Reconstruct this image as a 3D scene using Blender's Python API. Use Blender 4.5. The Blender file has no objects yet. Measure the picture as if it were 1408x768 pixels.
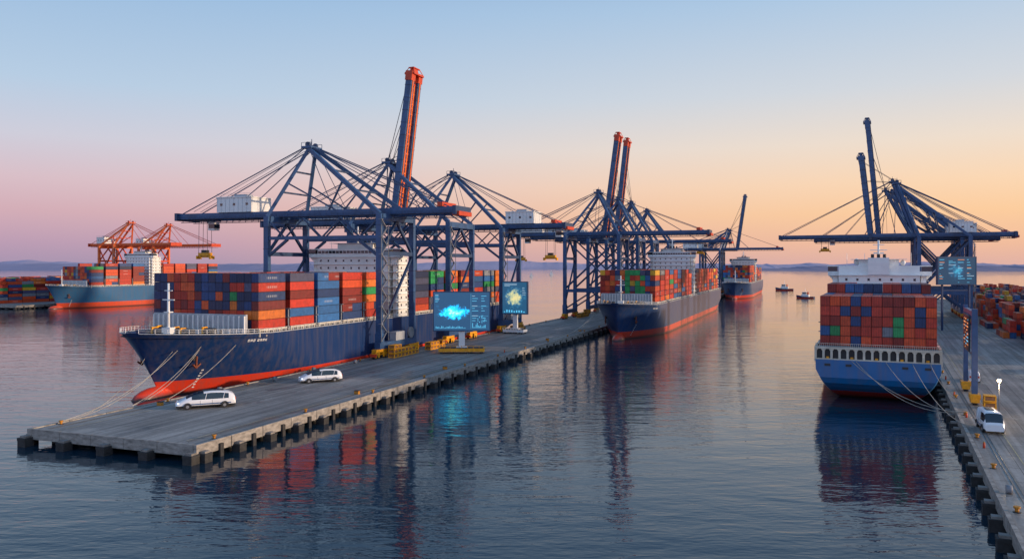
import bpy, math, random
from mathutils import Vector, Matrix, noise
random.seed(11)
R=math.radians
scn=bpy.context.scene
scn.view_settings.view_transform='Standard'
try: scn.view_settings.look='None'
except Exception: pass
scn.view_settings.exposure=0

def lin(r,g,b):
    def f(c):
        c/=255.0
        return c/12.92 if c<=.04045 else ((c+.055)/1.055)**2.4
    return (f(r),f(g),f(b),1.0)

# ---------------------------------------------------------------- materials
def nt(m):
    m.use_nodes=True
    t=m.node_tree
    return t,t.nodes,t.links
def mat(name,col,rough=.55,metal=0.0,var=.25,scale=.35,bump=0.0,bscale=2.0,emit=None,estr=0,stretch=(1,1,1),spec=.5):
    m=bpy.data.materials.new(name); t,N,L=nt(m)
    b=N['Principled BSDF']
    b.inputs['Roughness'].default_value=rough; b.inputs['Metallic'].default_value=metal
    b.inputs['Specular IOR Level'].default_value=spec
    tc=N.new('ShaderNodeTexCoord'); mp=N.new('ShaderNodeMapping'); mp.inputs['Scale'].default_value=stretch
    L.new(tc.outputs['Object'],mp.inputs['Vector'])
    n=N.new('ShaderNodeTexNoise'); n.inputs['Scale'].default_value=scale; n.inputs['Detail'].default_value=6; n.inputs['Roughness'].default_value=.65
    L.new(mp.outputs[0],n.inputs['Vector'])
    mr=N.new('ShaderNodeMapRange'); mr.inputs['From Min'].default_value=.3; mr.inputs['From Max'].default_value=.7
    mr.inputs['To Min'].default_value=1-var; mr.inputs['To Max'].default_value=1+var*.6
    L.new(n.outputs['Fac'],mr.inputs['Value'])
    mx=N.new('ShaderNodeVectorMath'); mx.operation='SCALE'; mx.inputs[0].default_value=col[:3]
    L.new(mr.outputs[0],mx.inputs['Scale'])
    L.new(mx.outputs[0],b.inputs['Base Color'])
    if bump>0:
        n2=N.new('ShaderNodeTexNoise'); n2.inputs['Scale'].default_value=bscale; n2.inputs['Detail'].default_value=5
        L.new(mp.outputs[0],n2.inputs['Vector'])
        bp=N.new('ShaderNodeBump'); bp.inputs['Strength'].default_value=bump; bp.inputs['Distance'].default_value=.1
        L.new(n2.outputs['Fac'],bp.inputs['Height']); L.new(bp.outputs[0],b.inputs['Normal'])
    if emit:
        b.inputs['Emission Color'].default_value=emit; b.inputs['Emission Strength'].default_value=estr
    return m

M_blue=mat('crane_blue_paint',lin(54,88,130),.42,var=.35,scale=.3)
M_blue2=mat('crane_dark_blue_paint',lin(42,68,104),.45,var=.35,scale=.3)
M_orangec=mat('crane_orange_paint',lin(236,112,50),.5,var=.25)
M_red=mat('red_paint',lin(208,70,34),.5)
M_brown=mat('rusty_brown_steel',lin(120,60,38),.7)
M_yel=mat('yellow_machinery_paint',lin(240,165,25),.5,var=.35,scale=.8)
M_white=mat('white_paint',(.82,.82,.80,1),.45,var=.12,scale=.2)
M_cream=mat('cream_paint',(.62,.57,.47,1),.55,var=.3,scale=.4)
M_grey=mat('grey_steel',(.22,.23,.25,1),.5,var=.3)
M_lgrey=mat('light_grey_steel',(.42,.44,.47,1),.5,var=.25)
M_dark=mat('dark_steel',(.03,.033,.04,1),.5,var=.3)
M_glass=mat('dark_window_glass',(.012,.02,.03,1),.08,var=0,spec=.8)
M_deck=mat('ship_deck_paint',(.12,.10,.09,1),.7,var=.3)
M_rope=mat('rope_fibre',(.42,.38,.32,1),.8)
M_cable=mat('steel_cable',(.06,.075,.10,1),.5)
M_rubber=mat('fender_rubber',(.035,.034,.034,1),.75,var=.5,scale=1.2,bump=.5)
M_cap=mat('pile_cap_concrete',(.24,.22,.20,1),.8,var=.4,scale=.8,bump=.3)
M_side=mat('pier_edge_concrete',(.33,.30,.265,1),.8,var=.55,scale=.6,bump=.3,stretch=(1,1,2.5))
M_tyre=mat('tyre_rubber',(.02,.02,.022,1),.8)
M_lampw=mat('headlight',(.8,.85,.9,1),.2,emit=(.85,.93,1,1),estr=1.2,var=0)
M_car=mat('vehicle_white_paint',(.80,.81,.82,1),.22,var=.04,spec=.7)

def hull_mat(name,top,red,zsplit=4.0):
    m=bpy.data.materials.new(name); t,N,L=nt(m); b=N['Principled BSDF']
    b.inputs['Roughness'].default_value=.32
    tc=N.new('ShaderNodeTexCoord'); sp=N.new('ShaderNodeSeparateXYZ'); L.new(tc.outputs['Object'],sp.inputs[0])
    def rng(a,bb,src):
        r=N.new('ShaderNodeMapRange'); r.inputs['From Min'].default_value=a; r.inputs['From Max'].default_value=bb; L.new(src,r.inputs['Value']); return r.outputs[0]
    f=rng(zsplit-.06,zsplit+.06,sp.outputs['Z'])
    mx=N.new('ShaderNodeMix'); mx.data_type='RGBA'; mx.inputs[6].default_value=red; mx.inputs[7].default_value=top; L.new(f,mx.inputs[0])
    mp=N.new('ShaderNodeMapping'); mp.inputs['Scale'].default_value=(.5,.5,.05); L.new(tc.outputs['Object'],mp.inputs[0])
    n=N.new('ShaderNodeTexNoise'); n.inputs['Scale'].default_value=1.6; n.inputs['Detail'].default_value=7; L.new(mp.outputs[0],n.inputs['Vector'])
    r=N.new('ShaderNodeMapRange'); r.inputs['From Min'].default_value=.40; r.inputs['From Max'].default_value=.8; r.inputs['To Min'].default_value=0; r.inputs['To Max'].default_value=.4; L.new(n.outputs['Fac'],r.inputs['Value'])
    mx2=N.new('ShaderNodeMix'); mx2.data_type='RGBA'; mx2.inputs[7].default_value=(.14,.11,.10,1)
    L.new(r.outputs[0],mx2.inputs[0]); L.new(mx.outputs[2],mx2.inputs[6])
    w=rng(.15,1.3,sp.outputs['Z'])
    mx3=N.new('ShaderNodeMix'); mx3.data_type='RGBA'; mx3.inputs[6].default_value=(.07,.025,.018,1)
    L.new(w,mx3.inputs[0]); L.new(mx2.outputs[2],mx3.inputs[7]); L.new(mx3.outputs[2],b.inputs['Base Color'])
    br=N.new('ShaderNodeTexNoise'); br.inputs['Scale'].default_value=.25; br.inputs['Detail'].default_value=2; L.new(tc.outputs['Object'],br.inputs['Vector'])
    bp=N.new('ShaderNodeBump'); bp.inputs['Strength'].default_value=.25; bp.inputs['Distance'].default_value=.4; L.new(br.outputs['Fac'],bp.inputs['Height']); L.new(bp.outputs[0],b.inputs['Normal'])
    return m
H_navy=hull_mat('hull_navy_paint',lin(26,56,104),lin(220,62,36))
H_navy2=hull_mat('hull_slate_paint',lin(36,66,112),lin(218,68,42),3.6)
H_blue=hull_mat('hull_blue_paint',lin(24,104,164),lin(175,46,40),2.2)
H_steel=hull_mat('hull_steelblue_paint',lin(52,104,146),lin(215,80,50),4.5)

def cont_mat():
    m=bpy.data.materials.new('container_painted_steel'); t,N,L=nt(m); b=N['Principled BSDF']
    b.inputs['Roughness'].default_value=.5
    at=N.new('ShaderNodeAttribute'); at.attribute_name='Col'
    uv=N.new('ShaderNodeUVMap'); sp=N.new('ShaderNodeSeparateXYZ'); L.new(uv.outputs[0],sp.inputs[0])
    def mth(op,a,bv=None,clamp=False):
        n=N.new('ShaderNodeMath'); n.operation=op; n.use_clamp=clamp
        for i,x in enumerate((a,bv)):
            if x is None: continue
            if isinstance(x,(int,float)): n.inputs[i].default_value=x
            else: L.new(x,n.inputs[i])
        return n.outputs[0]
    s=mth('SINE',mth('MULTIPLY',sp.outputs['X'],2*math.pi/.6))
    shade=mth('ADD',mth('MULTIPLY',s,.14),.93)  # corrugation grooves darkened in the colour, shade painted along the ribs
    # darker foot and head rail of every box
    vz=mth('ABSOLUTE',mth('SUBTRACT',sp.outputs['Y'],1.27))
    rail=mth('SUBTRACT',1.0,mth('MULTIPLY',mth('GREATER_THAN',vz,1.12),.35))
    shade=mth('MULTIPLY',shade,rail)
    tc=N.new('ShaderNodeTexCoord')
    n=N.new('ShaderNodeTexNoise'); n.inputs['Scale'].default_value=.7; n.inputs['Detail'].default_value=8; n.inputs['Roughness'].default_value=.7; L.new(tc.outputs['Object'],n.inputs['Vector'])
    dirt=N.new('ShaderNodeMapRange'); dirt.inputs['From Min'].default_value=.38; dirt.inputs['From Max'].default_value=.72; dirt.inputs['To Min'].default_value=1.1; dirt.inputs['To Max'].default_value=.66; L.new(n.outputs['Fac'],dirt.inputs['Value'])
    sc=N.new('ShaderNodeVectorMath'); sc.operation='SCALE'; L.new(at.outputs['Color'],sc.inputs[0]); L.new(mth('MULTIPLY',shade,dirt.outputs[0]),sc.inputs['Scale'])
    l1=mth('GREATER_THAN',at.outputs['Alpha'],.78)
    xin=mth('MULTIPLY',mth('GREATER_THAN',sp.outputs['X'],3.6),mth('LESS_THAN',sp.outputs['X'],8.4))
    yin=mth('MULTIPLY',mth('GREATER_THAN',sp.outputs['Y'],.95),mth('LESS_THAN',sp.outputs['Y'],1.6))
    let=mth('GREATER_THAN',mth('SINE',mth('MULTIPLY',sp.outputs['X'],7.5)),-.3)
    msk=mth('MULTIPLY',mth('MULTIPLY',l1,xin),mth('MULTIPLY',yin,let))
    msk=mth('MULTIPLY',msk,.35)
    mx=N.new('ShaderNodeMix'); mx.data_type='RGBA'; mx.inputs[7].default_value=(.7,.7,.68,1); L.new(msk,mx.inputs[0]); L.new(sc.outputs[0],mx.inputs[6])
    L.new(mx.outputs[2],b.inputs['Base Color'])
    bp=N.new('ShaderNodeBump'); bp.inputs['Strength'].default_value=.5; bp.inputs['Distance'].default_value=.05; L.new(s,bp.inputs['Height']); L.new(bp.outputs[0],b.inputs['Normal'])
    return m
M_cont=cont_mat()

# ---------------------------------------------------------------- mesh builder
class MB:
    def __init__(s): s.v=[];s.f=[];s.m=[];s.sm=[]
    def quad(s,pts,m=0,sm=False):
        n=len(s.v); s.v+= [tuple(p) for p in pts]; s.f.append(tuple(range(n,n+len(pts)))); s.m.append(m); s.sm.append(sm)
    def hexa(s,c,m=0):
        n=len(s.v); s.v+=[tuple(p) for p in c]
        for f in ((0,3,2,1),(4,5,6,7),(0,1,5,4),(1,2,6,5),(2,3,7,6),(3,0,4,7)):
            s.f.append(tuple(n+i for i in f)); s.m.append(m); s.sm.append(False)
    def box(s,x0,x1,y0,y1,z0,z1,m=0):
        s.hexa([(x0,y0,z0),(x1,y0,z0),(x1,y1,z0),(x0,y1,z0),(x0,y0,z1),(x1,y0,z1),(x1,y1,z1),(x0,y1,z1)],m)
    def beam(s,p1,p2,w,h=None,m=0):
        h=h or w
        p1=Vector(p1);p2=Vector(p2);d=(p2-p1).normalized()
        up=Vector((0,0,1)) if abs(d.z)<.97 else Vector((0,1,0))
        a=d.cross(up).normalized()*w/2; b=a.cross(d).normalized()*h/2
        s.hexa([p1-a-b,p1+a-b,p2+a-b,p2-a-b,p1-a+b,p1+a+b,p2+a+b,p2-a+b],m)
    def cyl(s,p1,p2,r,n=8,m=0,r2=None,cap=True):
        r2=r if r2 is None else r2
        p1=Vector(p1);p2=Vector(p2);d=(p2-p1).normalized()
        up=Vector((0,0,1)) if abs(d.z)<.97 else Vector((0,1,0))
        a=d.cross(up).normalized(); b=a.cross(d).normalized(); k=len(s.v)
        for i in range(n):
            t=2*math.pi*i/n; s.v.append(tuple(p1+(a*math.cos(t)+b*math.sin(t))*r))
        for i in range(n):
            t=2*math.pi*i/n; s.v.append(tuple(p2+(a*math.cos(t)+b*math.sin(t))*r2))
        for i in range(n):
            j=(i+1)%n; s.f.append((k+i,k+j,k+n+j,k+n+i)); s.m.append(m); s.sm.append(n>6)
        if cap:
            s.f.append(tuple(k+i for i in reversed(range(n)))); s.m.append(m); s.sm.append(False)
            s.f.append(tuple(k+n+i for i in range(n))); s.m.append(m); s.sm.append(False)
    def ell(s,c,r,m=0,nu=14,nv=9):
        k=len(s.v)
        for j in range(nv+1):
            ph=math.pi*j/nv
            for i in range(nu):
                t=2*math.pi*i/nu; s.v.append((c[0]+r[0]*math.sin(ph)*math.cos(t),c[1]+r[1]*math.sin(ph)*math.sin(t),c[2]+r[2]*math.cos(ph)))
        for j in range(nv):
            for i in range(nu):
                i2=(i+1)%nu; s.f.append((k+j*nu+i,k+(j+1)*nu+i,k+(j+1)*nu+i2,k+j*nu+i2)); s.m.append(m); s.sm.append(True)
    def build(s,name,mats,parent=None,M=None):
        me=bpy.data.meshes.new(name); me.from_pydata(s.v,[],s.f); 
        for q in mats: me.materials.append(q)
        me.polygons.foreach_set('material_index',s.m); me.polygons.foreach_set('use_smooth',s.sm); me.update()
        o=bpy.data.objects.new(name,me); scn.collection.objects.link(o)
        if parent: o.parent=parent
        elif M is not None: o.matrix_world=M
        return o
def empty(name,M):
    e=bpy.data.objects.new(name,None); e.empty_display_size=1; scn.collection.objects.link(e); e.matrix_world=M; return e
def frame(x,y,deg): return Matrix.Translation((x,y,0))@Matrix.Rotation(-R(deg),4,'Z')
def T(v,u,z=0): return Matrix.Translation((v,u,z))
F1=frame(-94.4,156.4,20.6)
F2=frame(60,95,25)
F5=frame(-373,642,22)

# ---------------------------------------------------------------- containers
PAL=[(lin(228,82,36),30),(lin(200,52,32),22),(lin(146,42,34),9),(lin(238,124,44),12),(lin(34,68,122),12),(lin(44,108,170),7),(lin(30,46,86),6),(lin(136,140,146),4),(lin(35,155,84),3),(lin(230,175,45),2),(lin(84,86,116),4)]
def rcol(pal=None):
    pal=pal or PAL
    r=random.random()*sum(p[1] for p in pal)
    for c,w in pal:
        r-=w
        if r<=0: break
    k=random.uniform(.72,1.1)
    return (c[0]*k,c[1]*k,c[2]*k,random.random())
class CB:
    def __init__(s): s.v=[];s.f=[];s.uv=[];s.c=[]
    def add(s,x,y,z,w=2.4,l=12.1,h=2.55,col=None):
        col=col or rcol(); n=len(s.v)
        x1,y1,z1=x+w,y+l,z+h
        s.v+=[(x,y,z),(x1,y,z),(x1,y1,z),(x,y1,z),(x,y,z1),(x1,y,z1),(x1,y1,z1),(x,y1,z1)]
        for f,a,b in (((4,5,6,7),w,l),((0,1,5,4),w,h),((1,2,6,5),l,h),((2,3,7,6),w,h),((3,0,4,7),l,h)):
            s.f.append(tuple(n+i for i in f)); s.uv+=[(0,0),(a,0),(a,b),(0,b)]; s.c+=[col]*4
    def build(s,name,parent=None,M=None):
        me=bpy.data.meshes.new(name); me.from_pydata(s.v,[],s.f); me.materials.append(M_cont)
        u=me.uv_layers.new(name='UVMap'); u.data.foreach_set('uv',[k for p in s.uv for k in p])
        a=me.color_attributes.new(name='Col',type='FLOAT_COLOR',domain='CORNER'); a.data.foreach_set('color',[k for p in s.c for k in p])
        me.update(); o=bpy.data.objects.new(name,me); scn.collection.objects.link(o)
        if parent: o.parent=parent
        elif M is not None: o.matrix_world=M
        return o

# ---------------------------------------------------------------- ships
def clamp(x,a=0,b=1): return max(a,min(b,x))
def lerp(a,b,t): return a+(b-a)*t
def make_ship(M,L,B,D,hm,bays,house_y,house_top,rake=10,sheer=1.6,frontpal=None,stern_gallery=False,basez=None,mast=True,funnel=M_blue,house_len=12,letters=True,redbulb=True,pal=None,clumpp=.42):
    e=empty('container_ship',M)
    basez=basez or D+1.1
    zs=[-3,-1,0,1,2,3.2,4.5,6,8,10,12,14,16,18]
    zs=[z for z in zs if z<D-.4]+[D-.0]
    n=54
    ss=[(k/n)**1.7*.86 for k in range(n)]+[.88,.9,.92,.94,.955,.97,.98,.99,.996,1.0]
    def ys(z): return rake*(1-clamp(z/D))**.85
    def ye(z): return L-9*clamp(1-z/5.5)**1.5
    def half(y,z):
        t=clamp((y-ys(z))/lerp(62,34,clamp(z/D)))
        f=(1-(1-t)**2.1)**lerp(.95,.62,clamp(z/D))
        q=clamp((ye(z)-y)/lerp(45,14,clamp(z/D)))
        g=1-(1-q)**2.4*lerp(.42,.05,clamp(z/8)**.7)
        return max(.05,B/2*f*g)
    def sh(y,z): return z+sheer*clamp(1-y/34)**1.3*clamp(z/D)**2
    hb=MB()
    nz=len(zs); ns=len(ss)
    for side in (1,-1):
        k=len(hb.v)
        for s_ in ss:
            for z in zs:
                y=lerp(ys(z),ye(z),s_); x=half(y,z)
                if s_==0: x=.05
                hb.v.append((side*x,y,sh(y,z)))
        for i in range(ns-1):
            for j in range(nz-1):
                a=k+i*nz+j; q=(a,a+nz,a+nz+1,a+1) if side>0 else (a,a+1,a+nz+1,a+nz)
                hb.f.append(q); hb.m.append(0); hb.sm.append(True)
    a=(ns-1)*nz; b2=ns*nz+(ns-1)*nz
    for j in range(nz-1):
        hb.f.append((a+j,b2+j,b2+j+1,a+j+1)); hb.m.append(0); hb.sm.append(False)
    for j in range(nz-1):
        hb.f.append((j,j+1,ns*nz+j+1,ns*nz+j)); hb.m.append(0); hb.sm.append(True)
    if redbulb:
        hb.ell((0,ys(0)-1.5,-.4),(2.7,8.0,3.2),0)
    hb.build('hull',[hm],e)
    dk=MB()
    prev=None
    for s_ in ss:
        y=lerp(ys(D),ye(D),s_); x=half(y,D)-.15; z=sh(y,D)-1.15
        if prev: dk.quad([(-prev[0],prev[1],prev[2]),(prev[0],prev[1],prev[2]),(x,y,z),(-x,y,z)],0)
        prev=(max(x,.02),y,z)
    st=1.9
    y=.5; last=None
    while y<L:
        x=half(y,D)-.05; z=sh(y,D)
        for sd in (1,-1):
            dk.beam((sd*x,y,z),(sd*x,y,z+1.1),.10,.10,1)
        if last:
            for sd in (1,-1):
                for dz in (.55,1.1): dk.beam((sd*last[0],last[1],last[2]+dz),(sd*x,y,z+dz),.08,.08,1)
                dk.beam((sd*(last[0]+.06),last[1],last[2]-.1),(sd*(x+.06),y,z-.1),.3,.22,5)
        last=(x,y,z); y+=st if y<50 else 4.0
    fy=bays[0][0]-2.5
    zf=D+.2
    dk.box(-B*.42,B*.42,fy,fy+.8,zf-1.5,basez+4.2,5)
    for k in range(-9,10): dk.box(k*B*.046-.12,k*B*.046+.12,fy-.5,fy,zf-1.5,basez+3.8,1)
    for (wx,wy) in ((-5,15),(5,15),(-8,20),(8,20),(0,18)):
        dk.cyl((wx-1.6,wy,zf+.7),(wx+1.6,wy,zf+.7),.9,10,3); dk.box(wx-2,wx+2,wy-.9,wy+.9,zf-.9,zf+.1,3)
        dk.box(wx-2.2,wx-1.7,wy-1,wy+1,zf-.5,zf+1.8,6)
    for (wx,wy) in ((-2.5,8),(2.5,8),(-6,12),(6,12),(-10,22),(10,22)):
        dk.cyl((wx,wy,zf-.8),(wx,wy,zf+.9),.4,8,3)
    if mast:
        dk.cyl((0,13,zf-1),(0,13,zf+14),.45,8,1,r2=.28); dk.beam((-2,13,zf+9.5),(2,13,zf+9.5),.3,.3,1); dk.beam((-1.3,13,zf+12),(1.3,13,zf+12),.25,.25,1)
        dk.box(-.9,.9,12.2,13.8,zf+6,zf+6.3,1); dk.box(-1.4,1.4,12,14,zf-1,zf+2,1)
    for sd in (1,-1):
        yy=13; zz=D*.62; x=half(yy,zz)
        dk.cyl((sd*(x-.6),yy,zz+.6),(sd*(x+.35),yy-.2,zz+.4),.9,10,3)
        dk.beam((sd*(x+.5),yy,zz+.8),(sd*(x+.35),yy,zz-2.0),.4,.4,4)
        dk.beam((sd*(x+.4),yy-1.3,zz-1.3),(sd*(x+.2),yy,zz-2.3),.45,.4,4); dk.beam((sd*(x+.6),yy+1.3,zz-1.3),(sd*(x+.3),yy,zz-2.3),.45,.4,4)
    if letters:
        for sd in (1,-1):
            yy=24.0
            for k in range(7):
                w=.6
                if k==3: yy+=.5
                def P(y,z): return (sd*(half(y,z)+.10),y,sh(y,z))
                z0=D-2.4;z1=D-1.75
                pat=random.choice(['E','H','N','O','A'])
                segs={'E':[(0,.3,0,1),(.3,1,.8,1),(.3,1,.4,.58),(.3,1,0,.2)],'H':[(0,.3,0,1),(.7,1,0,1),(.3,.7,.4,.6)],'N':[(0,.28,0,1),(.72,1,0,1),(.28,.72,.35,.7)],'O':[(0,.3,0,1),(.7,1,0,1),(.3,.7,.8,1),(.3,.7,0,.2)],'A':[(0,.3,0,1),(.7,1,0,1),(.3,.7,.8,1),(.3,.7,.35,.5)]}[pat]
                for a0,a1,b0,b1 in segs:
                    dk.quad([P(yy+w*a0,lerp(z0,z1,b0)),P(yy+w*a1,lerp(z0,z1,b0)),P(yy+w*a1,lerp(z0,z1,b1)),P(yy+w*a0,lerp(z0,z1,b1))],1)
                yy+=w+.28
    for sd in (1,-1):
        for yy in (16,L*.5):
            for k in range(7):
                z=1.6+k*.8; x=half(yy,z)+.1; dk.quad([(sd*x,yy,z),(sd*(half(yy+.5,z)+.1),yy+.5,z),(sd*(half(yy+.5,z+.35)+.1),yy+.5,z+.35),(sd*(half(yy,z+.35)+.1),yy,z+.35)],1)
    dk.build('deck_fittings',[M_deck,M_white,M_grey,M_dark,M_brown,M_lgrey,M_yel],e)
    cb=CB(); lb=MB()
    nrow=int((B-.6)/2.52); x0=-nrow*2.52/2
    for bi,(by,tiers,var) in enumerate(bays):
        xl=min(half(by+1,D),half(by+11,D)); ht=None
        bayc=rcol(pal)
        for r in range(nrow):
            x=x0+r*2.52
            if max(abs(x),abs(x+2.4))>xl+.6: continue
            if ht is None or random.random()<.35: ht=tiers-(random.choice([0,0,1,1,2]) if var else (1 if random.random()<.06 else 0))
            if r==nrow-1: ht=tiers
            if r==0 or random.random()<.6: clump=rcol(frontpal if bi==0 and frontpal else pal)
            for t in range(ht):
                q=random.random()
                if q<clumpp: 
                    k_=random.uniform(.85,1.1); col=(clump[0]*k_,clump[1]*k_,clump[2]*k_,random.random())
                elif q<clumpp+.15 and bi>0: col=(bayc[0],bayc[1],bayc[2],random.random())
                else: col=rcol(frontpal if (bi==0 and frontpal and r<nrow-4) else pal)
                if random.random()<.06 and bi>0:
                    cb.add(x,by,basez+t*2.62,l=6,col=col); cb.add(x,by+6.1,basez+t*2.62,l=6)
                else: cb.add(x,by+random.uniform(0,.06),basez+t*2.62,col=col)
        w=min(B/2-1.2,xl-.4)
        lb.box(-w,w,by-.3,by+12.4,D-1.1,basez-.05,0)
        for sd in (1,-1):
            xx=sd*min(B/2-.55,xl-.1)
            for k in range(5): lb.box(xx-.22,xx+.22,by+k*2.95,by+.35+k*2.95,D-1.1,basez-.02,1)
            lb.box(xx-.3,xx+.3,by-.2,by+12.3,basez-.45,basez-.03,1)
        if bi>0:
            for r in range(nrow+1):
                x=x0+r*2.52-.06
                if abs(x)<xl: lb.box(x-.1,x+.1,by-1.2,by-.7,D-1,basez+5.2,2)
            for zz in (basez,basez+2.6,basez+5.2): lb.box(-xl,xl,by-1.35,by-.55,zz-.1,zz+.1,2)
    cb.build('cargo_containers',e)
    lb.build('hatch_coaming_lashing_bridge',[M_grey,M_cream,M_grey],e)
    if house_y is not None:
        s=MB(); hy=house_y; W=B*.40; hl=house_len
        s.box(-W,W,hy,hy+hl,D-1.1,house_top-3.2,0)
        for sd in (1,-1):
            s.box(sd*(B/2-1.2)-1.6*(sd>0),sd*(B/2-1.2)+1.6*(sd<0),hy+1.5,hy+hl-1,D-1.1,house_top-3.2,0)
        nf=int((house_top-3.2-D)/2.8)
        for k in range(nf+1):
            z=house_top-3.2-k*2.8
            s.box(-B/2+.4,B/2-.4,hy-.5,hy+hl+.5,z-.12,z+.08,0)
            for sd in(1,-1):
                s.beam((sd*(B/2-.5),hy-.4,z+1.0),(sd*(B/2-.5),hy+hl+.4,z+1.0),.08,.08,0)
                for q in (0,2,5): 
                    yy=hy+2.2+q*(hl-4)/5.5
                    s.box(sd*(B/2-1.15)-.04,sd*(B/2-1.15)+.04,yy,yy+.7,z-1.8,z-1.0,1)
            for q in range(int(2*W/3.4)):
                xx=-W+1.2+q*3.4; s.box(xx,xx+.7,hy-.05,hy+.02,z-1.8,z-1.0,1); s.box(xx,xx+.7,hy+hl-.02,hy+hl+.05,z-1.8,z-1.0,1)
        z=house_top-3.1
        s.box(-W,W,hy+.3,hy+hl-2,z,house_top,0)
        s.box(-W-.05,W+.05,hy+.22,hy+hl-3,z+1.3,z+2.3,1)
        s.box(-B/2-.6,B/2+.6,hy+.8,hy+4.2,z-.3,z+1.15,0)
        s.box(-B/2-.6,-B/2+2.4,hy+.9,hy+4.0,z+1.15,house_top-.3,1); s.box(B/2-2.4,B/2+.6,hy+.9,hy+4.0,z+1.15,house_top-.3,1)
        s.box(-B/2-.8,B/2+.8,hy+.6,hy+4.3,house_top-.3,house_top,0)
        for sd in (1,-1):
            s.hexa([(sd*(W+.2),hy+1.2,z-3.6),(sd*(W+.5),hy+1.2,z-3.6),(sd*(W+.5),hy+3.8,z-3.6),(sd*(W+.2),hy+3.8,z-3.6),(sd*(W+.2),hy+1.2,z-.3),(sd*(B/2+.3),hy+1.2,z-.3),(sd*(B/2+.3),hy+3.8,z-.3),(sd*(W+.2),hy+3.8,z-.3)],0)
        for q in range(int(2*W/1.6)): s.box(-W+q*1.6,-W+q*1.6+.18,hy+.15,hy+.25,z+1.2,z+2.4,0)
        s.box(-W*.5,W*.5,hy+2,hy+7,house_top,house_top+2.0,0)
        s.box(-W*.7,W*.7,hy+1,hy+8,house_top+2.0,house_top+2.15,0)
        zt=house_top+2
        s.cyl((0,hy+4,zt),(0,hy+4,zt+6.5),.35,8,0); s.beam((-2.6,hy+4,zt+3.2),(2.6,hy+4,zt+3.2),.25,.25,0); s.beam((-1.8,hy+4,zt+5),(1.8,hy+4,zt+5),.2,.2,0)
        s.beam((-1.6,hy+3.4,zt+2.2),(1.6,hy+3.4,zt+2.2),.3,.45,0)
        s.ell((W*.55,hy+4,house_top+1.3),(1.0,1.0,1.1),0); s.ell((-W*.6,hy+6,house_top+1.0),(.8,.8,.9),0)
        for q in (-.8,.8,.35): s.cyl((W*q,hy+5,house_top),(W*q,hy+5,house_top+4.2),.07,5,0)
        s.box(-3.2,3.2,hy+hl-3.5,hy+hl+.4,house_top-3,house_top+2.6,2 if not stern_gallery else 0); s.box(-3.25,3.25,hy+hl-3.55,hy+hl+.45,house_top+.4,house_top+1.3,0)
        for q in (-1.8,0,1.8): s.cyl((q,hy+hl-1.5,house_top+2.6),(q,hy+hl-1.5,house_top+3.8),.5,8,3)
        s.build('deckhouse_and_bridge',[M_white,M_glass,funnel,M_dark],e)
    if stern_gallery:
        g=MB(); yb=L-.4; w=B/2-.7
        g.box(-w,w,yb-1.2,yb-.9,D-1,basez-.1,2)
        g.box(-w-.3,w+.3,yb-1.6,yb+.1,basez-.55,basez-.06,0)
        nn=15
        for k in range(nn+1):
            x=-w+2*w*k/nn
            g.box(x-.28,x+.28,yb-.8,yb,D-.6,basez-.5,0)
            if k<nn:
                for q in (0,1):
                    xx=x+.28 if q==0 else x+2*w/nn-.28
                    sgn=1 if q==0 else -1
                    g.hexa([(xx,yb-.6,basez-1.1),(xx+sgn*.02,yb-.6,basez-1.1),(xx+sgn*.02,yb-.05,basez-1.1),(xx,yb-.05,basez-1.1),(xx,yb-.6,basez-.52),(xx+sgn*.4,yb-.6,basez-.52),(xx+sgn*.4,yb-.05,basez-.52),(xx,yb-.05,basez-.52)],0)
                if k%3==1: g.box(x+.6,x+1.3,yb-.85,yb-.5,D-.6,D+.7,3)
        g.box(-w-.3,w+.3,yb-.8,yb+.05,D-.6,D+.25,0)
        for q in range(60):
            x=-w+2*w*q/59; g.box(x-.04,x+.04,yb,yb+.1,basez-.06,basez+.9,0)
        g.box(-w,w,yb,yb+.1,basez+.85,basez+.95,0)
        for q in (-.8,-.45,.45,.8): g.box(w*q-.7,w*q+.7,L+.0,L+.12,D-1.6,D-1.0,2)
        g.build('stern_gallery',[M_cream,M_white,M_dark,M_yel],e)
    return e

darkpal=[(lin(32,50,92),16),(lin(44,72,122),13),(lin(132,42,40),14),(lin(196,56,36),15),(lin(230,92,44),8),(lin(56,58,92),7)]
def bayrange(y0,n,t,var=True,pitch=14.2): return [(y0+i*pitch,t,var) for i in range(n)]
s1=make_ship(F1@T(-21,45),236,39,16,H_navy,[(27,6,False)]+bayrange(41.5,4,6)+bayrange(121,7,6),106,41.5,frontpal=darkpal,house_len=11)
s2=make_ship(F1@T(57.5,250),322,30,16,H_navy2,[(28,6,False)]+bayrange(42.5,8,6)+bayrange(176,9,6),159,44)
s3=make_ship(F1@T(67,745),262,30,16,H_navy2,[(28,7,False)]+bayrange(42.5,5,7)+bayrange(134,7,6),117,43,letters=False)
pal4=[(lin(196,62,46),32),(lin(222,84,46),14),(lin(50,100,160),13),(lin(36,66,114),10),(lin(45,150,88),3),(lin(130,135,145),3),(lin(146,44,38),14)]
L4=235
s4=make_ship(F2@T(-16.2,112+L4)@Matrix.Rotation(math.pi,4,'Z'),L4,30.5,10.6,H_blue,[(28,5,True)]+bayrange(43,7,5)+[(L4-61,6,False),(L4-46.5,6,False),(L4-32,5,False),(L4-17,5,False)],L4-76,35,stern_gallery=True,basez=13.9,sheer=3,letters=False,house_len=10,pal=pal4,clumpp=.5)
s5=make_ship(F5@T(0,0),190,34,17.5,H_steel,[(27,6,False)]+bayrange(41.5,3,7)+bayrange(104,5,7),90,46,letters=False)

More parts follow.
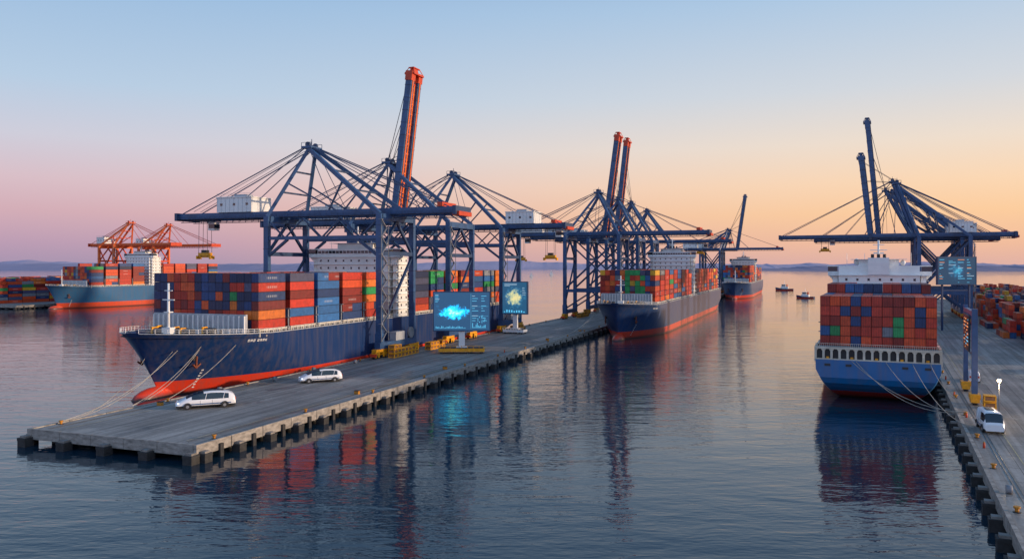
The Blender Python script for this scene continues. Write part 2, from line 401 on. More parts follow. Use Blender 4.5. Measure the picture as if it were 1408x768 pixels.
# ---------------------------------------------------------------- cranes
def make_crane(F,u,vw,vl,v0,v1,apex,house,zb=52,zt=79,g=12,raised=None,trolley=None,spread_z=40,mats=None,straddle=False,gy=4.5,base=3.0,hs=1.0,tipred=True):
    e=empty('ship_to_shore_gantry_crane',F@T(0,u))
    MA,MBm=mats or (M_blue,M_blue2)
    f=MB()
    for v in (vw,vl):
        for s in (-1,1):
            f.beam((v,s*g,base+5.2),(v,s*g,zb+1),2.0,1.7,0)
            f.box(v-1.25,v+1.25,s*g-1.1,s*g+1.1,base+5.0,base+8.5,0)
            for zz in range(int(base+14),int(zb-2),8): f.box(v-1.08,v+1.08,s*g-.93,s*g+.93,zz,zz+.25,1)
        f.box(v-1.1,v+1.1,-g-1.5,g+1.5,base+3.2,base+5.4,0)
        f.box(v-1.0,v+1.0,-g,g,zb-1.2,zb+1.1,0)
        f.box(v-.7,v+.7,-g,g,zb-13.5,zb-12.0,1)
        f.beam((v,-g,zb-13),(v,0,zb-1.2),.9,.9,1); f.beam((v,g,zb-13),(v,0,zb-1.2),.9,.9,1)
        f.beam((v,-g,base+9),(v,g,zb-13.5),.8,.8,1)
    lo,hi=min(vw,vl),max(vw,vl)
    for s in (-1,1):
        if straddle:
            f.beam((lo,s*g,zb-7),(hi,s*g,zb-7),1.0,1.2,0)
            f.beam((lo,s*g,zb-14),(lo+9,s*g,zb-7.5),.9,.9,1); f.beam((hi,s*g,zb-14),(hi-9,s*g,zb-7.5),.9,.9,1)
            q=6
            for k in range(q):
                a=lerp(lo,hi,k/q); b=lerp(lo,hi,(k+1)/q)
                f.beam((a,s*g,zb-7 if k%2 else zb),(b,s*g,zb if k%2 else zb-7),.5,.5,1)
        else:
            f.beam((lo,s*g,base+17),(hi,s*g,base+17),1.3,1.8,0)
            f.beam((lo,s*g,base+18),(hi,s*g,zb-1),1.0,1.0,1); f.beam((hi,s*g,base+18),(lo,s*g,zb-1),.8,.8,1)
            f.beam((lo,s*g,base+6),(lerp(lo,hi,.5),s*g,base+16.5),.8,.8,1); f.beam((hi,s*g,base+6),(lerp(lo,hi,.5),s*g,base+16.5),.8,.8,1)
        f.beam((vw,s*g,zb+1),(apex,s*2.4,zt),1.25,1.5,0)
        f.beam((vl,s*g,zb+1),(apex,s*2.4,zt-1),1.15,1.3,0)
        f.beam((lerp(vw,apex,.5)+(vl-vw)*.0,s*(g+2.4)/2,(zb+zt)/2),(lerp(vl,vw,.45),s*gy,zb+2.6),.55,.55,1)
        f.beam((lerp(vl,apex,.5),s*(g+2.4)/2,(zb+zt)/2),(lerp(vl,vw,.55),s*gy,zb+2.6),.5,.5,1)
    for tt in (.35,.65):
        for vv in (vw,vl):
            x=lerp(vv,apex,tt); yy=lerp(g,2.4,tt); z=lerp(zb+1,zt,tt)
            f.beam((x,-yy,z),(x,yy,z),.6,.6,1)
    f.box(apex-2.2,apex+2.2,-3.6,3.6,zt-.3,zt+.5,0); 
    for s in (-1,1):
        for xx in (-2.1,0,2.1): f.beam((apex+xx,s*3.5,zt+.5),(apex+xx,s*3.5,zt+1.8),.15,.15,1)
        f.beam((apex-2.1,s*3.5,zt+1.8),(apex+2.1,s*3.5,zt+1.8),.14,.14,1)
        f.cyl((apex,s*2.4-.4,zt+1.2),(apex,s*2.4+.4,zt+1.2),1.0,10,1)
    f.beam((apex,0,zt),(apex,0,zt+3.5),.2,.2,1)
    z=base+6; k=0; lv=hi
    while z<zb-3:
        f.beam((lv+1.6,-g-1.6+(k%2)*3.6,z),(lv+1.6,-g+2-(k%2)*3.6,z+3),.5,.25,2); f.box(lv+1.0,lv+2.3,-g-2.6+((k+1)%2)*4.2,-g-1.4+((k+1)%2)*4.2,z+2.9,z+3.05,2)
        z+=3;k+=1
    f.beam((lv+2.1,-g-2.4,base+6),(lv+2.1,-g-2.4,zb-3),.18,.18,2); f.beam((lv+2.1,-g+2.4,base+6),(lv+2.1,-g+2.4,zb-3),.18,.18,2)
    f.box(hi-1.0,hi+1.6,-3.2,3.2,base+5.4,base+8.4,3); f.cyl((hi+1.1,g-4,base+7.5),(hi+1.9,g-4,base+7.5),2.0,14,2)
    f.build('gantry_frame',[MA,MBm,M_grey,M_lgrey],e)
    b=MB()
    ga,gb=v0,v1
    if raised: 
        if raised['dirn']>0: gb=raised['v']
        else: ga=raised['v']
    z0,z1=zb+.9,zb+3.4
    for s in (-1,1):
        b.box(ga,gb,s*gy-.75,s*gy+.75,z0,z1,0)
        ya,yb_=sorted((s*(gy+.75),s*(gy+1.9)))
        b.box(ga,gb,ya,yb_,z0+.2,z0+.35,1)
        yy=s*(gy+1.85)
        for hz in (.7,1.25): b.beam((ga,yy,z0+hz),(gb,yy,z0+hz),.1,.1,1)
        q=ga
        while q<gb: b.beam((q,yy,z0+.2),(q,yy,z0+1.3),.1,.1,1); q+=2.4
        q=ga+1
        while q<gb-1:
            b.beam((q,s*(gy-1.1),z0-.9),(q,s*(gy-1.1),z0),.16,.16,1); q+=3.1
        b.beam((ga,s*(gy-1.1),z0-.9),(gb,s*(gy-1.1),z0-.9),.22,.22,1)
    q=ga; k=0
    while q<gb-6:
        b.beam((q,-gy,z1-.5),(q,gy,z1-.5),.5,.6,1); b.beam((q,-gy*(1 if k%2 else -1),z1-.5),(q+6.5,gy*(1 if k%2 else -1),z1-.5),.35,.35,1)
        q+=6.5;k+=1
    for q in (ga,gb-.5): b.box(q-.4,q+.9,-gy-2,gy+2,z0-.3,z1+.2,1)
    if tipred and not raised:
        tip=gb
        b.box(tip-1.5,tip+1.2,-gy-.9,gy+.9,z0-.6,z0+.85,2)
        b.box(tip-7,tip-5,-gy-1.2,gy+1.2,z1+.1,z1+1.6,2)
    b.build('boom_girders',[MA,MBm,M_red],e)
    c=MB()
    for s in (-1,1):
        for target,r in ((ga+2,.32),(ga+ (lo-ga)*.5,.26),(gb-3,.32),(hi+(gb-hi)*.45,.26),(lerp(lo,hi,.5),.2)):
            c.beam((apex,s*2.4,zt+.8),(target,s*gy,z1),r,r,0)
        c.beam((apex,s*1.2,zt+1),(ga+5,s*gy*.4,z1+1),.14,.14,0); c.beam((apex,s*1.2,zt+1),(gb-6,s*gy*.4,z1+1),.14,.14,0)
    c.build('boom_stays',[MBm],e)
    if raised:
        r=MB(); hv=raised['v']; tv=hv+raised['lean']; zz=raised['top']; zh=zb+2; dn=raised['dirn']
        gr=gy*.80
        for s in (-1,1):
            P=Vector((hv,s*gr,zh)); Q=Vector((tv,s*gr*.9,zz)); 
            r.beam(P,Q,2.7,2.9,0)
            A=P.lerp(Q,.95); r.beam(A,Q+(Q-P).normalized()*.8,3.2,3.5,1)
            ins=Vector((0,-s*1.55,0)); r.beam(P+ins,P.lerp(Q,.93)+ins,.35,2.3,4)  # orange strip added to paint the orange-lit inner side of the boom
            o2=Vector((dn*-1.75,0,0)); r.beam(P+o2,Q+o2,.35,.5,2)
            for k in range(1,12): C=P.lerp(Q,k/12); r.beam(C,C+(Q-P).normalized()*.3,2.95,3.1,2)
            # second orange strip, warm light on the boom put into its colour
            o3=Vector((1.5,0,0)); r.beam(P+o3,P.lerp(Q,.95)+o3,.25,.9,4)
        D_=(Vector((tv,0,zz))-Vector((hv,0,zh)))
        nq=15
        for k in range(nq+1):
            C=Vector((hv,0,zh))+D_*(k/nq); w=lerp(gr,gr*.9,k/nq)-1.3
            r.beam(C-Vector((0,w,0)),C+Vector((0,w,0)),.5,.8,1 if k>=nq-1 else 4)
            if k<nq:
                C2=Vector((hv,0,zh))+D_*((k+1)/nq); sg=1 if k%2 else -1
                r.beam(C-Vector((0,sg*w,0)),C2+Vector((0,sg*w,0)),.3,.3,4)
        r.box(tv-2.4,tv+2.4,-gy,gy,zz-.6,zz+.1,1)
        for a in (-2.2,0,2.2):
            r.beam((tv+a,-gy,zz),(tv+a*.5,-gy*.6,zz+2.6),.25,.25,1); r.beam((tv+a,gy,zz),(tv+a*.5,gy*.6,zz+2.6),.25,.25,1)
        r.box(tv-1.3,tv+1.3,-gy*.65,gy*.65,zz+2.4,zz+2.8,1); r.box(tv-.8,tv+.8,-gy*.4,gy*.4,zz+.1,zz+2.4,1)
        for s in (-1,1):
            for a in (.45,.7,.93): r.beam((apex,s*2,zt+.8),Vector((hv,s*gy*.7,zh)).lerp(Vector((tv,s*gy*.6,zz)),a)+Vector((-dn*1.6,0,0)),.2,.2,3)
        head=M_red if raised.get('head',True) else M_blue
        r.build('raised_boom',[MA,head,MBm,M_cable,M_orangec if raised.get('head',True) else M_blue2],e)
    h=MB(); hw=8*hs
    h.box(house-hw,house+hw,-gy-1.5,gy+1.5,z1+.05,z1+5.6,0)
    h.box(house-hw-.3,house+hw+.3,-gy-1.8,gy+1.8,z1+5.6,z1+6.0,0)
    h.box(house-hw*.4,house+hw*.3,-2,2,z1+6,z1+7.2,1)
    for q in (0,3,6):
        xx=house-hw+1.5+q*2.0*hs; h.box(xx,xx+1.1,-gy-1.56,-gy-1.5,z1+2.6,z1+3.5,2)
    q=house-hw
    while q<house+hw+.1: h.box(q-.05,q+.05,-gy-1.55,-gy-1.5,z1,z1+5.6,1); q+=hw/4
    for hz in (.6,1.2): h.beam((house-hw,-gy-1.7,z1+6+hz),(house+hw,-gy-1.7,z1+6+hz),.08,.08,1)
    h.build('machinery_house',[M_white,M_lgrey,M_glass],e)
    if trolley is not None:
        t=MB(); tv=trolley
        t.box(tv-4,tv+4,-gy+.2,gy-.2,z0-.2,z0+1,0); t.box(tv+3,tv+6,-1.8,1.2,z0-4,z0-.6,1); t.box(tv+3.3,tv+6.1,-1.9,1.3,z0-3.2,z0-1.6,3)
        sz=spread_z
        for a in (-2.2,2.2):
            for s in (-1.2,1.2): t.beam((tv+a*.9,s,z0),(tv+a,s,sz+2),.12,.12,4)
        t.box(tv-2.6,tv+2.6,-1.1,1.1,sz+.9,sz+2.1,2); t.box(tv-6.1/2*1.1,tv+6.1/2*1.1,-.6,.6,sz+.2,sz+.9,2)
        for a in (-3.2,3.2): t.box(tv+a-.3,tv+a+.3,-1.3,1.3,sz-.4,sz+.9,2)
        t.box(tv-1.2,tv+1.2,-.9,.9,sz+2.1,sz+3.2,4)
        t.build('trolley_cab_and_spreader',[MBm,M_white,M_yel,M_glass,M_dark],e)
    w=MB()
    for v in (vw,vl):
        for s in (-1,1):
            cy=s*g
            w.box(v-.9,v+.9,cy-3.8,cy+3.8,base+2.2,base+3.2,0)
            for a in (-2.6,2.6):
                w.box(v-.8,v+.8,cy+a-1.7,cy+a+1.7,base+1.1,base+2.1,0)
                for q in (-.95,.95): w.cyl((v-.55,cy+a+q,base+.55),(v+.55,cy+a+q,base+.55),.55,10,1); w.box(v-.75,v-.6,cy+a+q-.5,cy+a+q+.5,base+.4,base+1.2,0); w.box(v+.6,v+.75,cy+a+q-.5,cy+a+q+.5,base+.4,base+1.2,0)
            w.box(v-1.2,v+1.2,cy-4.6,cy-3.9,base+.8,base+1.8,2)
    w.build('wheel_bogies',[M_yel,M_dark,M_red],e)
    return e

make_crane(F1,142,3,-44,-92,29,-33,-64,straddle=True,trolley=-83,spread_z=38)
make_crane(F1,198,3,-44,-95,-28,-31,-60,zt=80,straddle=True,raised=dict(v=-27,lean=8,top=118,dirn=1),tipred=False)
make_crane(F1,258,3,-44,-88,33,-28,10,straddle=True,zt=81,trolley=24,spread_z=38,hs=.9)
make_crane(F1,359,37,4,-38,88,22,-20,trolley=-28,spread_z=38,g=11,zt=79)
make_crane(F1,412,37,4,-38,14,22,-22,g=11,zt=79,raised=dict(v=13,lean=9,top=121,dirn=1),tipred=False)
make_crane(F1,462,37,4,-36,10,20,-22,g=11,zt=80,raised=dict(v=9,lean=8,top=125,dirn=1),tipred=False)
make_crane(F1,530,37,4,-36,84,18,-20,g=11,zt=79,trolley=60,spread_z=44)
make_crane(F1,835,44,22,-8,112,52,10,g=11,zt=76)
make_crane(F1,865,44,22,0,62,52,14,g=11,zt=76,raised=dict(v=60,lean=9,top=116,dirn=1,head=False),tipred=False)
make_crane(F2,452,3,28,-78,57,-10,28,g=12,zt=88,zb=51.5,trolley=-50,spread_z=44)
make_crane(F2,400,3,28,-22,50,-8,24,g=12,zt=82,zb=50,raised=dict(v=-22,lean=-5,top=98,dirn=-1,head=False),tipred=False,hs=.7)
make_crane(F2,505,3,28,-60,50,-10,26,g=12,zt=86,raised=None,zb=51)
make_crane(F2,470,3,28,-26,50,-14,26,g=12,zt=84,raised=dict(v=-18,lean=-7,top=130,dirn=-1,head=False),zb=50,tipred=False,hs=.6)
OM=(M_orangec,M_red)
make_crane(F5,95,-24,-42,-60,40,-14,-45,g=10,zt=74,mats=OM,tipred=False,hs=.6)
make_crane(F5,140,-24,-42,-60,44,-14,-45,g=10,zt=74,mats=OM,tipred=False,hs=.6)

# ---------------------------------------------------------------- piers
def pier_mat():
    m=bpy.data.materials.new('pier_deck_concrete'); t,N,L=nt(m); b=N['Principled BSDF']
    tc=N.new('ShaderNodeTexCoord')
    def nz(scale,det,st,rough=.65):
        mp=N.new('ShaderNodeMapping'); mp.inputs['Scale'].default_value=st; L.new(tc.outputs['Object'],mp.inputs[0])
        n=N.new('ShaderNodeTexNoise'); n.inputs['Scale'].default_value=scale; n.inputs['Detail'].default_value=det; n.inputs['Roughness'].default_value=rough; L.new(mp.outputs[0],n.inputs['Vector']); return n.outputs['Fac']
    def rmp(src,a,b_,c0,c1):
        r=N.new('ShaderNodeMapRange'); r.inputs['From Min'].default_value=a; r.inputs['From Max'].default_value=b_; r.inputs['To Min'].default_value=c0; r.inputs['To Max'].default_value=c1; L.new(src,r.inputs[0]); return r.outputs[0]
    def mul(a,b_):
        k=N.new('ShaderNodeMath'); k.operation='MULTIPLY'; L.new(a,k.inputs[0]); L.new(b_,k.inputs[1]); return k.outputs[0]
    big=rmp(nz(.05,5,(1,.6,1)),.35,.65,.72,1.18)
    streak=rmp(nz(.9,6,(1,.018,1),.6),.38,.62,.62,1.15)
    fine=rmp(nz(1.7,8,(1,.5,1),.75),.35,.65,.82,1.14)
    stain=rmp(nz(.16,9,(1,.5,1),.7),.52,.62,1.0,.62)
    f=mul(mul(big,streak),mul(fine,stain))
    sc=N.new('ShaderNodeVectorMath'); sc.operation='SCALE'; sc.inputs[0].default_value=(.31,.29,.265); L.new(f,sc.inputs['Scale'])
    br=N.new('ShaderNodeTexBrick'); br.inputs['Scale'].default_value=1; br.inputs['Brick Width'].default_value=5.1; br.inputs['Row Height'].default_value=9.2; br.offset=0; br.inputs['Mortar Size'].default_value=.07
    br.inputs['Color1'].default_value=(1,1,1,1); br.inputs['Color2'].default_value=(.84,.84,.84,1); br.inputs['Mortar'].default_value=(.35,.35,.35,1); L.new(tc.outputs['Object'],br.inputs['Vector'])
    mx=N.new('ShaderNodeMix'); mx.data_type='RGBA'; mx.blend_type='MULTIPLY'; mx.inputs[0].default_value=1; L.new(sc.outputs[0],mx.inputs[6]); L.new(br.outputs[0],mx.inputs[7]); L.new(mx.outputs[2],b.inputs['Base Color'])
    L.new(rmp(stain,.62,1.0,.32,.72),b.inputs['Roughness'])
    bp=N.new('ShaderNodeBump'); bp.inputs['Strength'].default_value=.3; bp.inputs['Distance'].default_value=.05; L.new(fine,bp.inputs['Height']); L.new(bp.outputs[0],b.inputs['Normal'])
    return m
M_pier=pier_mat()
M_line=mat('painted_line_worn',(.45,.38,.2,1),.7,var=.6,scale=.9)
M_linew=mat('painted_white_line_worn',(.40,.40,.38,1),.7,var=.6,scale=.9)
M_rail=mat('crane_rail_steel',(.07,.065,.06,1),.4)
M_boll=mat('bollard_worn_paint',lin(190,125,30),.6,var=.5,scale=1.5)
def make_pier(F,name,v0,v1,u0,u1,piles='lr',front=True,rails=(3,37),step=9.2):
    e=empty(name,F)
    d=MB(); d.box(v0,v1,u0,u1,1.5,3.0,0); d.build('deck_slab',[M_pier],e)
    k=MB()
    y=u0-.25
    # kerb cast in separate lengths with joints
    while y<u1:
        y2=min(y+step*.98,u1)
        k.box(v0-.25,v0+.35,y,y2,1.2,3.22,0); k.box(v1-.35,v1+.25,y,y2,1.2,3.22,0); y+=step
    x=v0+.352
    while x<v1-.352:
        x2=min(x+8,v1-.352); k.box(x,x2-.1,u0-.25,u0+.35,1.2,3.22,0); x+=8
    k.build('edge_kerb',[M_side],e)
    p=MB()
    def pile(x,y,s=1.0):
        hh=random.uniform(-.2,.15)
        p.box(x-s,x+s,y-s,y+s,-3,1.15,0); p.box(x-s*1.06,x+s*1.06,y-s*1.06,y+s*1.06,1.15,1.6+hh,0); p.box(x-s*.7,x+s*.7,y-s*.7,y+s*.7,1.6+hh,1.95+hh,1)
    y=u0+.2
    while y<u1:
        if 'l' in piles: pile(v0-.9,y+1,.9)
        if 'r' in piles: pile(v1+.75,y+1,.95)
        for xx in (v0+3,v1-3): p.cyl((xx,y+3,-3),(xx,y+3,1.5),.55,8,0)
        if 'r' in piles:
            p.box(v1+.26,v1+.7,y+5.2,y+6.1,-.5,2.4,0)
        y+=step
    if front:
        nf=max(2,int((v1-v0)/9.5)); 
        for i in range(nf+1): pile(lerp(v0+.3,v1-.3,i/nf),u0-.95,1.0)
    p.build('fender_piles',[M_rubber,M_cap],e)
    b=MB()
    for sx in (v0+1.3,v1-1.3):
        y=u0+6
        while y<u1:
            b.cyl((sx,y,3.0),(sx,y,3.55),.26,8,0); b.cyl((sx,y,3.55),(sx,y,3.8),.42,8,0); b.cyl((sx,y,3.0),(sx,y,3.1),.5,8,1)
            y+=step*3.1
    b.build('mooring_bollards',[M_boll,M_dark],e)
    r=MB()
    for x in rails:
        for q in (-.35,.25): r.box(x+q,x+q+.12,u0+2,u1-1,3.0,3.05,0)
    for x in (v0+6,v1-5): r.box(x,x+.16,u0+3,u1-2,3.002,3.006,1)
    for x in (v0+(v1-v0)*.5,):
        y=u0+30
        while y<u1-10: r.box(x,x+.2,y,y+5,3.002,3.006,2); y+=14
    r.build('crane_rails_and_markings',[M_rail,M_line,M_linew],e)
    return e
make_pier(F1,'concrete_pier',0,41,0,640)
make_pier(F1,'berthing_pier',-52,-42.4,105,285,piles='',front=False,rails=(-44,))
make_pier(F1,'berthing_pier',14,50,735,1010,rails=(22,44))
make_pier(F2,'concrete_quay',0,330,-70,760,piles='l',front=False,rails=(3,28),step=8.0)
make_pier(F5,'container_dock',-240,-19,-12,320,piles='r',front=True,rails=(-24,-42))

def clutter(F,name,pts,seed):
    rr=random.Random(seed); 
    m=MB()
    for (v,u) in pts:
        t=rr.random()
        if t<.35: m.box(v-.6,v+.6,u-.4,u+.4,3,3.8,0); m.box(v-.65,v+.65,u-.45,u+.45,3.8,3.95,1)
        elif t<.7: m.cyl((v-.4,u,3.6),(v+.4,u,3.6),.6,12,2)
        else: m.cyl((v,u,3),(v,u,3.9),.2,8,3); m.cyl((v,u,3.9),(v,u,4.1),.12,6,0)
    m.build(name,[M_boll,M_dark,M_grey,M_red],None,F)
clutter(F1,'dockside_equipment_boxes',[(random.uniform(1.5,4),u) for u in range(30,120,21)]+[(37,u) for u in range(60,330,51)],3)
clutter(F2,'dockside_equipment_boxes',[(random.uniform(1.2,2.0),u) for u in range(20,300,31)],5)

M_rust=mat('rusty_gear',(.30,.13,.05,1),.7,var=.4,scale=1.5)
def cage_stack(F,v,u,n=6,w=2.2):
    m=MB()
    for k in range(n):
        y=u+k*2.6; hh=random.choice([1,2,2,3])
        for j in range(hh):
            z=3+j*1.5
            for a in (0,2.3):
                for b_ in (0,w): m.box(v+b_-.12,v+b_+.12,y+a-.12,y+a+.12,z,z+1.4,0)
            m.box(v-.1,v+w+.1,y-.1,y+2.4,z+.05,z+.3,0); m.box(v,v+w,y,y+2.3,z+.3,z+1.1,1); m.box(v-.12,v+w+.12,y-.12,y+2.42,z+1.25,z+1.42,0)
    m.build('lashing_gear_cages',[M_yel,M_rust],None,F)
cage_stack(F1,5.5,132,7); cage_stack(F1,5.5,160,5); cage_stack(F1,6,250,6); cage_stack(F1,8,360,8); cage_stack(F1,30,350,6); cage_stack(F2,6,96,1)

# ---------------------------------------------------------------- yards
def yard(F,name,blocks,maxt,seed):
    random.seed(seed); cb=CB()
    for (v,u,nr,nb) in blocks:
        for b_ in range(nb):
            for r in range(nr):
                t=random.choice([maxt,maxt-1,maxt-1,maxt-2,maxt-3,1]); 
                for k in range(max(1,t)): cb.add(v+r*2.62,u+b_*12.8,3.02+k*2.62)
    return cb.build(name,None,F)
yard(F2,'container_stack',[(v,u,8,5) for v in (40,68,96,124,152,182,212,245,278) for u in (240,315,390,465,540,615,690)],6,21)
yard(F2,'container_stack',[(33,168,2,1),(39,196,3,1),(48,212,4,1),(33,300,2,2),(33,360,2,3)],3,33)
yard(F5,'container_stack',[(v,u,8,5) for v in (-225,-198,-170,-142,-114,-86) for u in (2,75,150,225)],8,23)
random.seed(77)

# ---------------------------------------------------------------- billboards
def screen_mat(name,mode):
    m=bpy.data.materials.new(name); t,N,L=nt(m); b=N['Principled BSDF']
    b.inputs['Base Color'].default_value=(.01,.02,.04,1); b.inputs['Roughness'].default_value=.2
    tc=N.new('ShaderNodeTexCoord')
    n=N.new('ShaderNodeTexNoise'); n.inputs['Scale'].default_value=.6; n.inputs['Detail'].default_value=8; n.inputs['Roughness'].default_value=.68; L.new(tc.outputs['Object'],n.inputs['Vector'])
    mp=N.new('ShaderNodeMapping'); mp.inputs['Location'].default_value=(.50,0,.05) if mode==0 else (0,0,0); mp.inputs['Rotation'].default_value=(0,R(14),0); mp.inputs['Scale'].default_value=(.165,0,.33) if mode==0 else (.2,0,.2)
    L.new(tc.outputs['Object'],mp.inputs[0])
    ln=N.new('ShaderNodeVectorMath'); ln.operation='LENGTH'; L.new(mp.outputs[0],ln.inputs[0])
    a=N.new('ShaderNodeMath'); a.operation='SUBTRACT'; a.inputs[0].default_value=1.05; L.new(ln.outputs['Value'],a.inputs[1])
    c=N.new('ShaderNodeMath'); c.operation='MULTIPLY_ADD'; c.inputs[1].default_value=2.4; c.inputs[2].default_value=-1.25; L.new(n.outputs['Fac'],c.inputs[0])
    s=N.new('ShaderNodeMath'); s.operation='ADD'; L.new(a.outputs[0],s.inputs[0]); L.new(c.outputs[0],s.inputs[1])
    cr=N.new('ShaderNodeValToRGB'); e=cr.color_ramp.elements
    if mode==0: cols=[(0.0,(.008,.045,.10,1)),(.22,(.012,.10,.22,1)),(.30,(.0,.26,.62,1)),(.5,(.01,.50,.80,1)),(.72,(.06,.68,.72,1)),(.95,(.45,.70,.35,1))]
    elif mode==1: cols=[(0,(.02,.10,.20,1)),(.3,(.04,.20,.36,1)),(.36,(.30,.42,.34,1)),(.6,(.60,.64,.36,1)),(.85,(.85,.75,.35,1))]
    else: cols=[(0,(.008,.05,.10,1)),(.4,(.01,.08,.17,1)),(.7,(.02,.2,.36,1)),(.95,(.05,.4,.6,1))]
    e[0].position=cols[0][0]; e[0].color=cols[0][1]; e[1].position=cols[-1][0]; e[1].color=cols[-1][1]
    for p_,c_ in cols[1:-1]:
        q=e.new(p_); q.color=c_
    L.new(s.outputs[0],cr.inputs[0])
    L.new(cr.outputs[0],b.inputs['Emission Color']); b.inputs['Emission Strength'].default_value=1.9 if mode==0 else 1.0
    return m
SM=[screen_mat('screen_map_display',0),screen_mat('screen_chart_display',1),screen_mat('screen_data_display',2)]
M_ui=mat('screen_ui_cyan',(.02,.05,.06,1),.3,emit=(.12,.6,.95,1),estr=1.0,var=0)
M_ui2=mat('screen_ui_white',(.05,.05,.06,1),.3,emit=(.5,.75,.95,1),estr=.8,var=0)
M_ui3=mat('screen_ui_orange',(.05,.05,.06,1),.3,emit=(1,.35,.1,1),estr=1.0,var=0)
def billboard(x,y,yaw,w,h,zc,mode,base='yellow',seed=1,zbase=3.0):
    rr=random.Random(seed)
    e=empty('digital_billboard',Matrix.Translation((x,y,0))@Matrix.Rotation(yaw,4,'Z'))
    s=MB(); s.box(-w/2+.35,w/2-.35,-.46,-.3,-h/2+.35,h/2-.35,0)
    so=s.build('screen_panel',[SM[mode]],e); so.location=(0,0,zc)
    u=MB()
    def R_(x0,x1,z0,z1,m): u.box(x0,x1,-.5,-.47,z0,z1,m)
    X0=w*.18
    if mode==0:
        for k in range(11):
            z=h*.38-k*h*.062
            if k in (3,7): continue
            R_(X0,X0+w*rr.uniform(.04,.12),z,z+.16,1 if k%4==0 else 0); R_(X0+w*.16,X0+w*.16+w*rr.uniform(.03,.10),z,z+.16,0)
        for k in range(12): R_(X0+w*.005+k*.42,X0+w*.005+k*.42+.2,-h*.42,-h*.42+rr.uniform(.3,2.0),0)
        for k in range(6): R_(-w*.46,-w*.46+w*rr.uniform(.04,.11),h*.41-k*.5,h*.41-k*.5+.15,1 if k%3==0 else 0)
        for k in range(22): R_(-w*.45+k*.5,-w*.45+k*.5+.22,-h*.43,-h*.43+rr.uniform(.15,.9),0)
        R_(X0-.45,X0-.39,-h*.44,h*.44,0); R_(X0-.3,w*.46,h*.12,h*.12+.05,0); R_(X0-.3,w*.46,-h*.12,-h*.12+.05,0)
        for k in range(9):
            a=k*.7; R_(w*.34+1.3*math.cos(a)-.15,w*.34+1.3*math.cos(a)+.15,-h*.21+1.0*math.sin(a)-.15,-h*.21+1.0*math.sin(a)+.15,0)
    elif mode==1:
        for k in range(3): R_(-w*.4,-w*.4+w*rr.uniform(.2,.5),h*.42-k*.5,h*.42-k*.5+.16,1)
        for k in range(9): R_(-w*.42+k*w*.095,-w*.42+k*w*.095+w*.05,-h*.44,-h*.44+rr.uniform(.3,1.4),0)
        for k in range(5): R_(w*.30,w*.30+w*rr.uniform(.05,.13),h*.3-k*.8,h*.3-k*.8+.18,1)
    else:
        for i in range(4):
            for k in range(9):
                xx=-w*.45+i*w*.235; z=h*.38-k*h*.095
                if k in (4,): continue
                if rr.random()<.85: R_(xx,xx+w*rr.uniform(.04,.19),z,z+.22,rr.choice([0,0,0,1,2]))
                if rr.random()<.5: R_(xx,xx+w*rr.uniform(.03,.12),z-.5,z-.36,0)
    uo=u.build('screen_interface_graphics',[M_ui,M_ui2,M_ui3],e); uo.location=(0,0,zc)
    f=MB()
    f.box(-w/2,w/2,-.3,.9,zc-h/2,zc+h/2,0)
    for a,b_,c_,d_ in ((-w/2,w/2,zc+h/2-.34,zc+h/2),(-w/2,w/2,zc-h/2,zc-h/2+.34)): f.box(a,b_,-.62,-.3,c_,d_,0)
    for sx in (-1,1): f.box(sx*(w/2)-(.34 if sx>0 else 0),sx*(w/2)+(.34 if sx<0 else 0),-.62,-.3,zc-h/2+.34,zc+h/2-.34,0)
    zb=zc-h/2
    if base in('yellow','white'):
        mi=2 if base=='yellow' else 1
        f.box(-1.1,1.1,.0,1.2,zbase+1.6,zb,1)
        f.box(-2.0,2.0,-.6,1.8,zbase+1.5,zbase+2.4,1)
        bw=w*.40
        f.box(-bw,bw,-2.4,2.8,zbase+.7,zbase+1.9,mi); f.box(-bw+.6,bw-.6,-2.0,2.4,zbase+1.9,zbase+2.1,3)
        for sx in (-1,-.33,.33,1):
            for yy in (-2.1,2.4): f.cyl((sx*(bw-1),yy-.25,zbase+.5),(sx*(bw-1),yy+.25,zbase+.5),.5,10,3)
        for k in range(8): f.box(-bw+k*bw/4,-bw+k*bw/4+.15,-2.5,-2.35,zbase+.9,zbase+2.9,mi)
        f.box(-bw,bw,-2.5,-2.38,zbase+2.8,zbase+2.95,mi)
    elif base=='posts':
        for sx in (-w*.35,w*.35): f.box(sx-.4,sx+.4,.2,1.0,zbase,zb,0)
        f.box(-w*.35,w*.35,.4,.8,zb-3,zb-2.5,0)
    f.build('frame_and_stand',[M_blue2,M_white,M_yel,M_dark],e)
    return e
billboard(-18.4,293,0.03,21,14.5,18.3,0,'yellow',1)
billboard(1.4,378,-.38,13,15.5,19.8,1,'white',2)
billboard(220,396,0.10,20.5,14,32.5,2,'posts',3)
